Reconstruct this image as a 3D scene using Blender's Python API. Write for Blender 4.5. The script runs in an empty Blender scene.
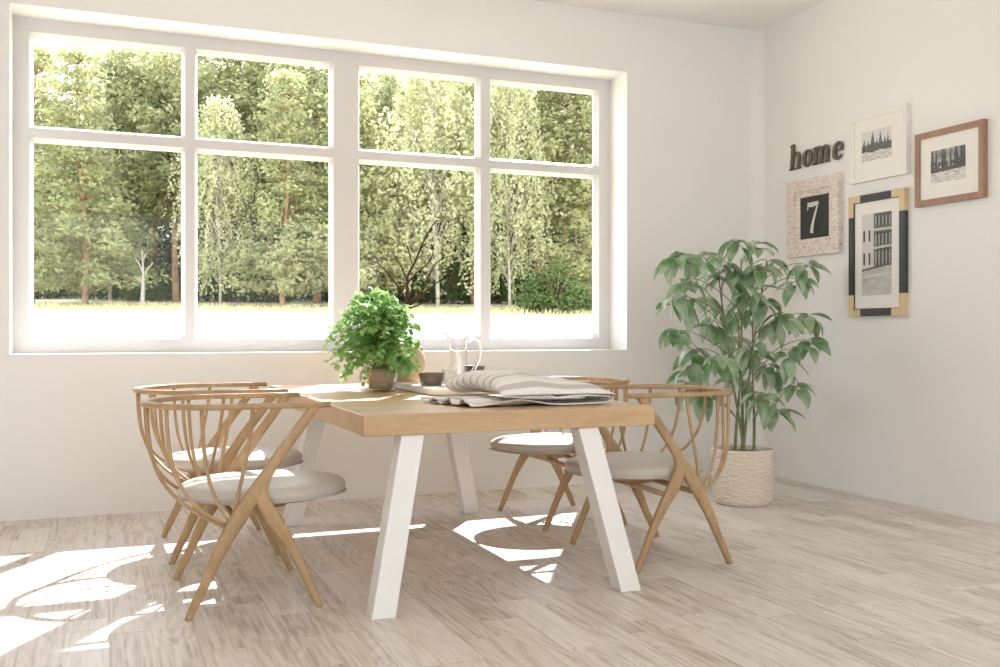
import bpy, math, random
from mathutils import Vector, Matrix, noise as mnoise
R = math.radians
PI = math.pi
sc = bpy.context.scene
COL = sc.collection

# ---------------------------------------------------------------- camera data
FPX = 985.0                                   # focal length in pixels of a 1000 px wide frame
YAW = math.atan(FPX / 2443.0)
SY, CY = math.sin(YAW), math.cos(YAW)
EYE = 1.06

def on_y(u, v, Y):
    k = (u - 500) / FPX; D = Y / (CY - k * SY)
    return Vector((D * (SY + k * CY), Y, EYE - (v - 332) / FPX * D))
def on_x(u, v, X):
    k = (u - 500) / FPX; D = X / (SY + k * CY)
    return Vector((X, D * (CY - k * SY), EYE - (v - 332) / FPX * D))
def at_depth(u, D):
    k = (u - 500) / FPX
    return D * (SY + k * CY), D * (CY - k * SY)

# ---------------------------------------------------------------- materials
class N:
    def __init__(s, name):
        s.m = bpy.data.materials.new(name); s.m.use_nodes = True
        s.t = s.m.node_tree; s.t.nodes.clear()
        s.out = s.t.nodes.new('ShaderNodeOutputMaterial')
    def n(s, typ, **kw):
        nd = s.t.nodes.new('ShaderNode' + typ)
        for k, v in kw.items():
            if k.startswith('i_'): nd.inputs[int(k[2:])].default_value = v
            else: setattr(nd, k, v)
        return nd
    def l(s, a, b): s.t.links.new(a, b)
    def val(s, x, sock):
        if isinstance(x, (int, float)): sock.default_value = x
        else: s.l(x, sock)
    def math(s, op, a, b=None, c=None):
        nd = s.n('Math', operation=op)
        s.val(a, nd.inputs[0])
        if b is not None: s.val(b, nd.inputs[1])
        if c is not None: s.val(c, nd.inputs[2])
        return nd.outputs[0]
    def comb(s, x, y, z):
        nd = s.n('CombineXYZ')
        for i, q in enumerate((x, y, z)): s.val(q, nd.inputs[i])
        return nd.outputs[0]
    def obj(s):
        return s.n('TexCoord').outputs['Object']
    def geo(s):
        return s.n('NewGeometry').outputs['Position']
    def mapped(s, src, scale, rot=(0, 0, 0)):
        nd = s.n('Mapping'); s.l(src, nd.inputs[0])
        nd.inputs['Scale'].default_value = scale; nd.inputs['Rotation'].default_value = rot
        return nd.outputs[0]
    def noise(s, vec, scale, detail=4, rough=.55, dist=0):
        nd = s.n('TexNoise'); s.l(vec, nd.inputs['Vector'])
        nd.inputs['Scale'].default_value = scale; nd.inputs['Detail'].default_value = detail
        nd.inputs['Roughness'].default_value = rough; nd.inputs['Distortion'].default_value = dist
        return nd.outputs[0]
    def ramp(s, fac, stops):
        nd = s.n('ValToRGB'); cr = nd.color_ramp
        while len(cr.elements) < len(stops): cr.elements.new(.5)
        for e, (p, c) in zip(cr.elements, stops):
            e.position = p; e.color = (c[0], c[1], c[2], 1)
        s.l(fac, nd.inputs[0]); return nd.outputs[0]
    def mix(s, fac, a, b, blend='MIX'):
        nd = s.n('Mix', data_type='RGBA', blend_type=blend)
        s.val(fac, nd.inputs[0])
        for q, i in ((a, 6), (b, 7)):
            if isinstance(q, tuple): nd.inputs[i].default_value = (q[0], q[1], q[2], 1)
            else: s.l(q, nd.inputs[i])
        return nd.outputs[2]
    def principled(s, color, rough=.5, spec=.5, bump=None, bstr=.2, bdist=.01, **kw):
        p = s.n('BsdfPrincipled')
        if isinstance(color, tuple): p.inputs['Base Color'].default_value = (*color, 1)
        else: s.l(color, p.inputs['Base Color'])
        s.val(rough, p.inputs['Roughness'])
        p.inputs['Specular IOR Level'].default_value = spec
        for k, v in kw.items(): p.inputs[k].default_value = v
        if bump is not None:
            b = s.n('Bump'); b.inputs['Strength'].default_value = bstr; b.inputs['Distance'].default_value = bdist
            s.l(bump, b.inputs['Height']); s.l(b.outputs[0], p.inputs['Normal'])
        s.l(p.outputs[0], s.out.inputs[0]); s.p = p
        return s.m

def plain(name, c, rough=.5, spec=.4, var=.04, scale=8):
    m = N(name); f = m.noise(m.obj(), scale, 3)
    a = tuple(x * (1 - var) for x in c); b = tuple(min(1, x * (1 + var)) for x in c)
    return m.principled(m.ramp(f, [(.3, a), (.7, b)]), rough, spec)

def wood(name, dark, mid, light, scale, rough=.45, spec=.35):
    """wood with long soft grain; scale stretches the grain along the small component"""
    m = N(name); o = m.obj(); v = m.mapped(o, scale)
    big = m.noise(v, 1.0, 5, .6, 1.2); fine = m.noise(v, 7.0, 3, .6, .3)
    f = m.math('ADD', m.math('MULTIPLY', big, .7), m.math('MULTIPLY', fine, .3))
    col = m.ramp(f, [(.32, dark), (.5, mid), (.68, light)])
    return m.principled(col, rough, spec, bump=fine, bstr=.06, bdist=.002)

M = {}
M['wall'] = plain('wall paint', (.79, .778, .762), .75, .2, .008, 2)
M['ceiling'] = plain('ceiling paint', (.85, .835, .81), .8, .2, .008, 2)
M['window'] = plain('white window lacquer', (.64, .625, .62), .4, .4, .008, 3)
M['white_leg'] = plain('white lacquered wood', (.76, .745, .72), .4, .4, .01, 5)
M['oak_table'] = wood('oak tabletop', (.40, .262, .142), (.50, .338, .190), (.585, .41, .245), (1.2, 9, 9), .38)
M['oak_chair'] = wood('oak chair', (.30, .19, .095), (.395, .26, .135), (.475, .33, .18), (7, 7, 2.2), .4)
M['seat'] = plain('light grey seat leather', (.50, .465, .41), .42, .3, .02, 14)
M['walnut_frame'] = wood('brown frame wood', (.26, .145, .09), (.32, .185, .118), (.38, .23, .15), (14, 14, 3), .45)
M['maple'] = wood('pale maple', (.56, .43, .24), (.63, .49, .29), (.68, .55, .35), (14, 14, 4), .45)
M['charcoal_wood'] = plain('charcoal stained wood', (.055, .055, .055), .5, .3, .2, 40)
M['white_frame'] = plain('cream white frame', (.78, .75, .71), .5, .3, .02, 10)
M['mat'] = plain('passe-partout board', (.80, .77, .73), .8, .1, .01, 10)
M['letter'] = wood('dark letter wood', (.10, .078, .055), (.14, .11, .08), (.19, .155, .115), (6, 6, 40), .55)
M['numeral'] = plain('pale numeral paint', (.68, .64, .58), .6, .2, .06, 60)
M['slate'] = plain('dark slate board', (.045, .045, .043), .6, .25, .3, 60)
M['white_ceramic'] = plain('white tray lacquer', (.85, .83, .80), .3, .5, .01, 5)
M['dark_bowl'] = wood('grey brown turned wood', (.14, .095, .065), (.19, .135, .095), (.25, .18, .13), (6, 6, 60), .45)
M['vase'] = wood('turned beige wood', (.50, .36, .22), (.585, .43, .28), (.66, .51, .35), (10, 10, 22), .5)
M['twig'] = plain('dry twig bark', (.075, .045, .028), .8, .15, .35, 60)
M['soil'] = plain('brown potting bark', (.20, .125, .07), .9, .1, .5, 70)
M['pot_soil'] = plain('brown soil in glass', (.44, .32, .22), .85, .1, .2, 50)
M['stem'] = plain('green brown stem', (.20, .21, .11), .6, .3, .25, 40)
M['green_stem'] = plain('thin green stem', (.17, .24, .06), .6, .3, .2, 40)

# distressed pink-white frame
m = N('distressed whitewashed wood'); o = m.obj()
f = m.noise(m.mapped(o, (9, 9, 22)), 3.2, 6, .7, .8)
M['distressed'] = m.principled(m.ramp(f, [(.33, (.45, .31, .25)), (.43, (.62, .51, .45)), (.52, (.74, .68, .63))]), .75, .2, bump=f, bstr=.15, bdist=.003)

# striped linen: stripes are carried by a UV map laid out in metres across the cloth
m = N('striped linen'); uv = m.n('UVMap').outputs[0]
sx = m.n('SeparateXYZ'); m.l(uv, sx.inputs[0])
w = m.math('FRACT', m.math('MULTIPLY', sx.outputs[1], 1 / .058))
band = m.math('LESS_THAN', m.math('ABSOLUTE', m.math('SUBTRACT', w, .5)), .15)
w2 = m.math('FRACT', m.math('MULTIPLY_ADD', sx.outputs[1], 1 / .058, .5))
fine = m.math('LESS_THAN', m.math('ABSOLUTE', m.math('SUBTRACT', w2, .5)), .035)
weave = m.noise(m.mapped(uv, (500, 500, 1)), 1.0, 2)
c = m.mix(band, (.76, .735, .695), (.52, .485, .435))
c = m.mix(m.math('MULTIPLY', fine, .5), c, (.60, .56, .51))
M['linen'] = m.principled(c, .9, .1, bump=weave, bstr=.12, bdist=.001)

# woven basket
m = N('woven pale rope'); o = m.obj()
f = m.noise(m.mapped(o, (60, 60, 160)), 1.0, 3)
M['basket'] = m.principled(m.ramp(f, [(.3, (.62, .54, .45)), (.7, (.80, .735, .645))]), .85, .15)

# floor: whitewashed oak planks running along Y
m = N('whitewashed oak planks'); o = m.geo()
sp = m.n('SeparateXYZ'); m.l(o, sp.inputs[0])
PW = .2825
xi = m.math('DIVIDE', m.math('SUBTRACT', sp.outputs[0], .021), PW)
i = m.math('FLOOR', xi); fx = m.math('FRACT', xi)
wn = m.n('TexWhiteNoise', noise_dimensions='1D'); m.l(i, wn.inputs['W'])
yj = m.math('ADD', m.math('DIVIDE', sp.outputs[1], 1.35), m.math('MULTIPLY', wn.outputs[0], 7.3))
j = m.math('FLOOR', yj); fy = m.math('FRACT', yj)
# each plank is made of two strips glued side by side
half = m.math('FLOOR', m.math('MULTIPLY', xi, 2))
yj2 = m.math('ADD', m.math('DIVIDE', sp.outputs[1], .62), m.math('MULTIPLY', m.math('SINE', m.math('MULTIPLY', half, 12.9)), 4.1))
wn2 = m.n('TexWhiteNoise', noise_dimensions='3D'); m.l(m.comb(half, m.math('FLOOR', yj2), j), wn2.inputs['Vector'])
rnd = wn2.outputs[0]
gv = m.comb(m.math('MULTIPLY_ADD', sp.outputs[0], 5.5, m.math('MULTIPLY', rnd, 31)), m.math('MULTIPLY_ADD', sp.outputs[1], .95, m.math('MULTIPLY', rnd, 17)), m.math('MULTIPLY', rnd, 9))
broad = m.noise(gv, .9, 2, .5, .4)
rings = m.math('FRACT', m.math('MULTIPLY', broad, 13))
rings = m.math('ABSOLUTE', m.math('MULTIPLY_ADD', rings, 2, -1))
streak = m.noise(m.comb(m.math('MULTIPLY_ADD', sp.outputs[0], 66, m.math('MULTIPLY', rnd, 31)), m.math('MULTIPLY', sp.outputs[1], 1.9), rnd), 1.0, 5, .65, .5)
blot = m.noise(m.comb(m.math('MULTIPLY_ADD', sp.outputs[0], 3.2, m.math('MULTIPLY', rnd, 50)), m.math('MULTIPLY', sp.outputs[1], .9), rnd), 1.2, 4, .6, .6)
g = m.math('ADD', m.math('MULTIPLY', rings, .10), m.math('ADD', m.math('MULTIPLY', streak, .66), m.math('MULTIPLY', blot, .30)))
g = m.math('ADD', g, m.math('MULTIPLY', m.math('SUBTRACT', rnd, .5), .14))
col = m.ramp(g, [(.34, (.395, .325, .265)), (.45, (.575, .51, .445)), (.55, (.69, .63, .57)), (.70, (.785, .735, .685))])
seam = m.math('MAXIMUM', m.math('GREATER_THAN', m.math('ABSOLUTE', m.math('SUBTRACT', fx, .5)), .4935),
              m.math('GREATER_THAN', m.math('ABSOLUTE', m.math('SUBTRACT', fy, .5)), .4988))
col = m.mix(m.math('MULTIPLY', seam, .55), col, (.30, .24, .19))
rg = m.math('MULTIPLY_ADD', streak, .15, .30)
M['floor'] = m.principled(col, rg, .42, bump=g, bstr=.08, bdist=.004)

def leafmat(name, dark, light, transl=.35, rough=.45, spec=.4, scale=6, tr=None):
    m = N(name); f = m.noise(m.obj(), scale, 3)
    inf = m.n('ObjectInfo')
    ff = m.math('ADD', m.math('MULTIPLY', f, .8), m.math('MULTIPLY', inf.outputs['Random'], .2))
    col = m.ramp(ff, [(.34, dark), (.66, light)])
    m.principled(col, rough, spec)
    t = m.n('BsdfTranslucent')
    if tr: t.inputs[0].default_value = (*tr, 1)
    else: m.l(col, t.inputs[0])
    mx = m.n('MixShader'); mx.inputs[0].default_value = transl
    m.l(m.p.outputs[0], mx.inputs[1]); m.l(t.outputs[0], mx.inputs[2]); m.l(mx.outputs[0], m.out.inputs[0])
    return m.m
M['plant_leaf'] = leafmat('broad plant leaf', (.10, .245, .075), (.52, .60, .46), .28, .28, .6, 8)
M['fern_leaf'] = leafmat('fresh green leaflet', (.22, .43, .12), (.48, .69, .29), .5, .45, .4, 18)
M['pine'] = leafmat('pine needles', (.215, .245, .125), (.50, .505, .28), .45, .7, .15, .9, (.52, .53, .27))  # pale washed tone puts the outdoor haze into the needle colour
M['birch_leaf'] = leafmat('birch leaves', (.31, .335, .185), (.57, .57, .36), .48, .7, .15, .8, (.61, .62, .36))  # leaf colour paled the same way to stand in for haze
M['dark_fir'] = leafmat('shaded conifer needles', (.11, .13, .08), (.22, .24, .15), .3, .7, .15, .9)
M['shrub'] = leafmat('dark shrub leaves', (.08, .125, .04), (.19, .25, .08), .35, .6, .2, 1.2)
M['pine_bark'] = plain('orange pine bark', (.40, .26, .165), .9, .1, .3, 3)
M['birch_bark'] = plain('pale birch bark', (.42, .39, .33), .8, .1, .3, 4)
M['snag_bark'] = plain('bleached dead wood', (.34, .31, .26), .8, .1, .2, 4)
M['field'] = plain('dry pale meadow', (.66, .62, .46), .95, .05, .12, .35)
M['dry_grass'] = leafmat('dry tall grass', (.50, .47, .26), (.66, .62, .36), .4, .8, .1, .7)

def glassmat(name, rim, base_gloss=.04, tint=(1, 1, 1)):
    """clear thin glass: mostly transmitting, reflecting more towards grazing angles"""
    m = N(name)
    tr = m.n('BsdfTransparent'); gl = m.n('BsdfGlossy'); gl.inputs['Roughness'].default_value = .02
    fr = m.n('LayerWeight'); fr.inputs[0].default_value = .5
    tr_col = m.mix(m.math('POWER', fr.outputs[1], 2.5), tint, rim); m.l(tr_col, tr.inputs[0])
    f2 = m.math('POWER', fr.outputs[1], 5.0)
    mx = m.n('MixShader'); m.l(m.math('MULTIPLY_ADD', f2, .85, base_gloss), mx.inputs[0])
    m.l(tr.outputs[0], mx.inputs[1]); m.l(gl.outputs[0], mx.inputs[2]); m.l(mx.outputs[0], m.out.inputs[0])
    return m.m
M['pane'] = glassmat('window glass', (.97, .98, .97), .008)
M['glass'] = glassmat('clear drinking glass', (.90, .90, .90), .07, (.985, .985, .985))

m = N('solid clear glass'); g_ = m.n('BsdfGlass'); g_.inputs['IOR'].default_value = 1.45; g_.inputs['Roughness'].default_value = 0
m.l(g_.outputs[0], m.out.inputs[0]); M['solid_glass'] = m.m

m = N('printed photograph'); a = m.n('Attribute'); a.attribute_name = 'print'
M['print'] = m.principled(a.outputs[0], .6, .2)

# ---------------------------------------------------------------- mesh helpers
def mesh(name, V, F, mat, parent=None, smooth=True, loc=None):
    me = bpy.data.meshes.new(name); me.from_pydata([tuple(v) for v in V], [], F); me.update()
    if smooth:
        me.polygons.foreach_set('use_smooth', [True] * len(me.polygons))
    ob = bpy.data.objects.new(name, me); COL.objects.link(ob)
    if mat: me.materials.append(M[mat] if isinstance(mat, str) else mat)
    if parent: ob.parent = parent
    if loc is not None: ob.location = loc
    return ob

def empty(name, loc, rz=0):
    o = bpy.data.objects.new(name, None); COL.objects.link(o)
    o.empty_display_size = .1
    o.location = loc; o.rotation_euler = (0, 0, rz); return o

def tag(o, label, cat, group=None, kind=None):
    if label: o['label'] = label
    if cat: o['category'] = cat
    if group: o['group'] = group
    if kind: o['kind'] = kind
    return o

def struct(o, label=None):
    o['kind'] = 'structure'
    if label: o['label'] = label
    return o

def copy_tree(o, parent=None):
    c = o.copy(); COL.objects.link(c)
    if parent is not None: c.parent = parent
    for ch in list(o.children): copy_tree(ch, c)
    return c

class MB:
    def __init__(s): s.V = []; s.F = []
    def add(s, V, F):
        b = len(s.V); s.V += [Vector(v) for v in V]; s.F += [tuple(i + b for i in f) for f in F]
    def box(s, x0, x1, y0, y1, z0, z1):
        s.add([(x0, y0, z0), (x1, y0, z0), (x1, y1, z0), (x0, y1, z0), (x0, y0, z1), (x1, y0, z1), (x1, y1, z1), (x0, y1, z1)],
              [(3, 2, 1, 0), (4, 5, 6, 7), (0, 1, 5, 4), (1, 2, 6, 5), (2, 3, 7, 6), (3, 0, 4, 7)])
    def hexa(s, b, t):
        s.add(list(b) + list(t), [(3, 2, 1, 0), (4, 5, 6, 7), (0, 1, 5, 4), (1, 2, 6, 5), (2, 3, 7, 6), (3, 0, 4, 7)])
    def sweep(s, P, W, T=None, seg=12, up=None, sq=2.0, caps=True):
        """tube along P with in-plane half widths W and half thicknesses T (along up); sq>2 squares it off"""
        P = [Vector(p) for p in P]; n = len(P)
        if T is None: T = W
        b0 = len(s.V); nrm = None
        for i in range(n):
            t = (P[min(i + 1, n - 1)] - P[max(i - 1, 0)]).normalized()
            if up is not None:
                bi = Vector(up); bi = (bi - t * bi.dot(t)).normalized(); nr = bi.cross(t).normalized()
            else:
                if nrm is None:
                    a = Vector((0, 0, 1)) if abs(t.z) < .9 else Vector((1, 0, 0))
                    nrm = a.cross(t).normalized()
                nrm = (nrm - t * nrm.dot(t)).normalized(); nr = nrm; bi = t.cross(nr)
            for k in range(seg):
                a = 2 * PI * (k + .5) / seg; ca, sa = math.cos(a), math.sin(a)
                e = 2.0 / sq
                x = math.copysign(abs(ca) ** e, ca); y = math.copysign(abs(sa) ** e, sa)
                s.V.append(P[i] + nr * (W[i] * x) + bi * (T[i] * y))
        for i in range(n - 1):
            for k in range(seg):
                k2 = (k + 1) % seg; q = b0 + i * seg
                s.F.append((q + k, q + k2, q + seg + k2, q + seg + k))
        if caps:
            s.F.append(tuple(b0 + k for k in reversed(range(seg))))
            s.F.append(tuple(b0 + (n - 1) * seg + k for k in range(seg)))
    def lathe(s, prof, seg=48, c=(0, 0, 0), sx=1, sy=1, closed=False):
        b0 = len(s.V); n = len(prof)
        for r, z in prof:
            for k in range(seg):
                a = 2 * PI * k / seg
                s.V.append(Vector((c[0] + sx * r * math.cos(a), c[1] + sy * r * math.sin(a), c[2] + z)))
        for i in range(n - 1 + (1 if closed else 0)):
            i2 = (i + 1) % n
            for k in range(seg):
                k2 = (k + 1) % seg
                s.F.append((b0 + i * seg + k, b0 + i * seg + k2, b0 + i2 * seg + k2, b0 + i2 * seg + k))
        if not closed:
            if prof[0][0] > 1e-6: s.F.append(tuple(b0 + k for k in reversed(range(seg))))
            if prof[-1][0] > 1e-6: s.F.append(tuple(b0 + (n - 1) * seg + k for k in range(seg)))
    def build(s, name, mat, parent=None, smooth=True, loc=None):
        return mesh(name, s.V, s.F, mat, parent, smooth, loc)

def bevel(o, w, seg=2, angle=True):
    b = o.modifiers.new('edge', 'BEVEL'); b.width = w; b.segments = seg
    b.limit_method = 'ANGLE'; b.angle_limit = R(40)
    return o

def spline(P, n):
    """Catmull-Rom through tuples, n samples per span"""
    P = [tuple(p) for p in P]; out = []
    for i in range(len(P) - 1):
        p0, p1, p2, p3 = P[max(i - 1, 0)], P[i], P[i + 1], P[min(i + 2, len(P) - 1)]
        for k in range(n):
            t = k / n
            out.append(tuple(.5 * (2 * b + (c - a) * t + (2 * a - 5 * b + 4 * c - d) * t * t + (3 * b - a - 3 * c + d) * t ** 3) for a, b, c, d in zip(p0, p1, p2, p3)))
    out.append(P[-1]); return out

def bez(p0, p1, p2, p3, n):
    return [Vector(p0) * (1 - t) ** 3 + Vector(p1) * 3 * t * (1 - t) ** 2 + Vector(p2) * 3 * t * t * (1 - t) + Vector(p3) * t ** 3 for t in [k / n for k in range(n + 1)]]

# ================================================================ ROOM
YB, XR, ZC = 6.15, 4.585, 3.325
XL, YF = -3.4, -2.2
WX0, WX1, WZ0, WZ1 = -.486, 3.452, .934, 2.906
WT = .32                                            # thickness of the window wall

f = MB(); f.box(XL - .2, XR + .2, YF - .2, YB + .05, -.12, 0); struct(f.build('floor', 'floor', smooth=False))
f = MB(); f.box(XL - .2, XR + .2, YF - .2, YB + WT, ZC, ZC + .2); struct(f.build('ceiling', 'ceiling', smooth=False))
f = MB()
f.box(XL - .2, WX0, YB, YB + WT, -.12, ZC); f.box(WX1, XR + .2, YB, YB + WT, -.12, ZC)
f.box(WX0, WX1, YB, YB + WT, -.12, WZ0); f.box(WX0, WX1, YB, YB + WT, WZ1, ZC)
struct(f.build('wall_back', 'wall', smooth=False))
# right wall with a softly rounded inner corner
f = MB(); rc = .09
prof = [(XR + .2, YF - .2), (XR, YF - .2)] + [(XR - rc + rc * math.cos(a), YB - rc + rc * math.sin(a)) for a in [PI / 2 * k / 10 for k in range(11)]] + [(XR - rc, YB + .02), (XR + .2, YB + .02)]
n = len(prof)
f.add([(x, y, -.12) for x, y in prof] + [(x, y, ZC) for x, y in prof], [(k, (k + 1) % n, n + (k + 1) % n, n + k) for k in range(n)])
o = struct(f.build('wall_right', 'wall'))
e = o.modifiers.new('split', 'EDGE_SPLIT'); e.split_angle = R(30)
# unseen walls behind the viewer; front opening added and sized for sky fill
f = MB(); f.box(XL - .2, XL, YF - .2, YB, -.12, ZC); struct(f.build('wall_left', 'wall', smooth=False))
f = MB(); f.box(XL, XR, YF - .2, YF, -.12, .5); f.box(XL, XR, YF - .2, YF, 2.75, ZC)
f.box(XL, XL + .5, YF - .2, YF, .5, 2.75); f.box(XR - .5, XR, YF - .2, YF, .5, 2.75)
struct(f.build('wall_front_fill_opening', 'wall', smooth=False))

# ---- window: one white frame of two double units, each with a low transom
win = struct(empty('window_1', (0, 0, 0)), 'wide white eight-pane window looking onto the forest')
win['category'] = 'window'
Y0, Y1 = 6.405, 6.475                                # front and back of the frame timber
cols = [(-.402, .475), (.532, 1.406), (1.569, 2.438), (2.509, 3.363)]
rows = [(1.014, 2.206), (2.263, 2.826)]
f = MB()
f.box(WX0, cols[0][0], Y0, Y1, WZ0, WZ1); f.box(cols[3][1], WX1, Y0, Y1, WZ0, WZ1)
f.box(cols[0][0], cols[3][1], Y0, Y1, WZ0, rows[0][0]); f.box(cols[0][0], cols[3][1], Y0, Y1, rows[1][1], WZ1)
f.build('window_frame', 'window', win, False)
for a, b in ((0, 1), (1, 2), (2, 3)):
    f = MB(); f.box(cols[a][1], cols[b][0], Y0 + .002, Y1, rows[0][0], rows[1][1]); f.build('mullion', 'window', win, False)
for x0, x1 in cols:
    f = MB(); f.box(x0, x1, Y0 + .003, Y1, rows[0][1], rows[1][0]); f.build('transom', 'window', win, False)
    for z0, z1 in rows:
        g = MB(); w = .02                             # bevelled glazing bead around each pane
        for (ax, az, bx, bz) in ((x0, z0, x1, z0), (x1, z0, x1, z1), (x1, z1, x0, z1), (x0, z1, x0, z0)):
            cx, cz = (x0 + x1) / 2, (z0 + z1) / 2
            ix = lambda x: x + (w if x < cx else -w)
            iz = lambda z: z + (w if z < cz else -w)
            g.add([(ax, Y0 + .006, az), (bx, Y0 + .006, bz), (ix(bx), Y0 + .05, iz(bz)), (ix(ax), Y0 + .05, iz(az)),
                   (ax, Y1, az), (bx, Y1, bz), (ix(bx), Y1, iz(bz)), (ix(ax), Y1, iz(az))],
                  [(0, 1, 2, 3), (7, 6, 5, 4), (3, 2, 6, 7)])
        p = MB(); p.box(x0 + .012, x1 - .012, Y0 + .052, Y0 + .056, z0 + .012, z1 - .012)
        po = p.build('pane', 'pane', win, False)
        g.build('glazing_bead', 'window', po, False)

# ================================================================ DINING TABLE
TX0, TX1, TY0, TY1, TZ = .900, 2.152, 3.597, 5.80, .75
tb = tag(empty('dining_table', (1.5, 4.65, 0)), 'long oak dining table with thick top and splayed white legs', 'table')
off = Vector((-1.5, -4.65, 0))
f = MB(); f.box(TX0 - 1.5, TX1 - 1.5, TY0 - 4.65, TY1 - 4.65, TZ - .082, TZ)
bevel(f.build('tabletop', 'oak_table', tb, False), .004, 2)
for (bx, tx) in ((.915, 1.053), (1.957, 1.803)):
    for (by, ty) in ((3.53, 3.612), (5.40, 5.318)):
        w = .092; f = MB(); z = TZ - .082
        f.hexa([Vector(p) + off for p in ((bx, by, 0), (bx + w, by, 0), (bx + w, by + w, 0), (bx, by + w, 0))],
               [Vector(p) + off for p in ((tx, ty, z), (tx + w, ty, z), (tx + w, ty + w, z), (tx, ty + w, z))])
        bevel(f.build('leg', 'white_leg', tb, False), .004, 2)
        tb.children[-1]['label'] = 'white square splayed leg'

# ================================================================ CHAIRS
def make_chair():
    root = empty('dining_chair', (0, 0, 0))
    root['category'] = 'chair'
    spar = [(.218, .772, .019), (.2115, .765, .019), (.1445, .674, .0200), (.0835, .592, .0205), (.0285, .51, .0225), (-.012, .448, .028), (-.058, .378, .031), (-.111, .291, .0265), (-.148, .219, .0215), (-.1865, .132, .0172), (-.222, .061, .0158), (-.249, 0, .0125)]
    fleg = [(.062, .562, .010), (.030, .497, .018), (.016, .450, .0255), (.028, .408, .0295), (.051, .366, .0285), (.0785, .322, .0255), (.112, .268, .0217), (.152, .192, .0175), (.202, .08, .0155), (.238, 0, .0118)]
    for sy in (1, -1):
        for path in (spar, fleg):
            s_ = spline(path, 6)
            th = [min(.0165, .009 + .30 * w) if path is spar else min(.015, .009 + .28 * w) for _, _, w in s_]
            f = MB(); f.sweep([(x, sy * .320, z) for x, z, w in s_], [w for _, _, w in s_], th, 16, (0, 1, 0), 3.2)
            f.build('leg', 'oak_chair', root)
    # bent top rail
    pts = [(.277, .325), (.15, .325), (.03, .325)]
    pts += [(-.085 - .305 * math.sin(a), .325 * math.cos(a)) for a in [PI * k / 36 for k in range(37)]]
    pts += [(.03, -.325), (.15, -.325), (.277, -.325)]
    n_ = len(pts)
    f = MB(); hw = [.0115 + .005 * math.sin(PI * i / (n_ - 1)) for i in range(n_)]
    f.sweep([(x, y, .7795) for x, y in pts], hw, [.0112] * n_, 12, (0, 0, 1), 4)
    f.build('top_rail', 'oak_chair', root)
    # spindles
    for sy in (1, -1):
        starts = [(-.016, .325)] + [(-.085 - .305 * math.sin(R(a)), .325 * math.cos(R(a))) for a in (22, 50, 77)]
        ends = [(-.088, .316, .372), (-.104, .318, .352), (-.112, .317, .340), (-.118, .316, .330)]
        for k, ((x, y), e_) in enumerate(zip(starts, ends)):
            ex, ey, ez = e_
            if k == 0:
                P = bez((x, y, .77), (x - .012, y + .012, .62), (x - .05, y + .014, .48), e_, 22)
            elif k == 1:
                P = bez((x, y, .77), (x + .006, y + .004, .57), (x + .02, y + .015, .46), e_, 24)
            elif k == 2:
                P = bez((x, y, .77), (x + .004, y + .004, .55), (x + .030, y + .07, .425), e_, 26)
            else:
                P = bez((x, y, .77), (x + .004, y + .004, .53), (x + .035, y + .11, .435), e_, 28)
            P = [Vector((p[0], sy * p[1], p[2])) for p in P]
            m_ = len(P); rad = [.0084 - .0018 * i / (m_ - 1) for i in range(m_)]
            f = MB(); f.sweep(P, rad, seg=8); f.build('spindle', 'oak_chair', root)
    for x, z in ((.093, .338), (-.068, .338)):
        f = MB(); f.sweep([(x, -.318, z), (x, 0, z + .004), (x, .318, z)], [.0125] * 3, seg=12); f.build('stretcher', 'oak_chair', root)
    # seat: shallow wooden shell with a leather pad
    prof = [(0, .349), (.28, .350), (.31, .376), (.5, .385), (.85, .391), (.955, .399), (.965, .403), (.93, .405), (0, .405)]
    f = MB(); f.lathe([(r, z) for r, z in prof], 64, (.072, 0, 0), .333, .288); f.build('seat_shell', 'oak_chair', root)
    prof = [(0, .403), (.94, .403), (.975, .406), (.993, .416), (1.0, .427), (.992, .439), (.97, .448), (.92, .456), (.80, .463), (.5, .470), (0, .472)]
    prof = spline(prof, 3)
    f = MB(); f.lathe([(max(0, r), z) for r, z in prof], 64, (.072, 0, 0), .333, .288); so = f.build('seat', 'seat', root)
    so['label'] = 'light grey upholstered oval seat'
    return root
ch = make_chair()
spots = [(.540, 4.112, 0, 'oak spindle-back chair at the near left corner of the table, nearest the camera'),
         (.540, 5.062, 0, 'oak spindle-back chair on the left side, half hidden behind the nearest left chair'),
         (2.414, 4.112, PI, 'oak spindle-back chair at the near right corner, in front of the basket plant'),
         (2.418, 5.092, PI, 'oak spindle-back chair farther along the right side, its pale seat in full sun')]
for k, (x, y, rz, lab) in enumerate(spots):
    c = ch if k == 0 else copy_tree(ch)
    c.location = (x, y, 0); c.rotation_euler = (0, 0, rz)
    tag(c, lab, 'chair', 'dining chairs around the table')

# ================================================================ THINGS ON THE TABLE
rnd = random.Random(5)
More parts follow.
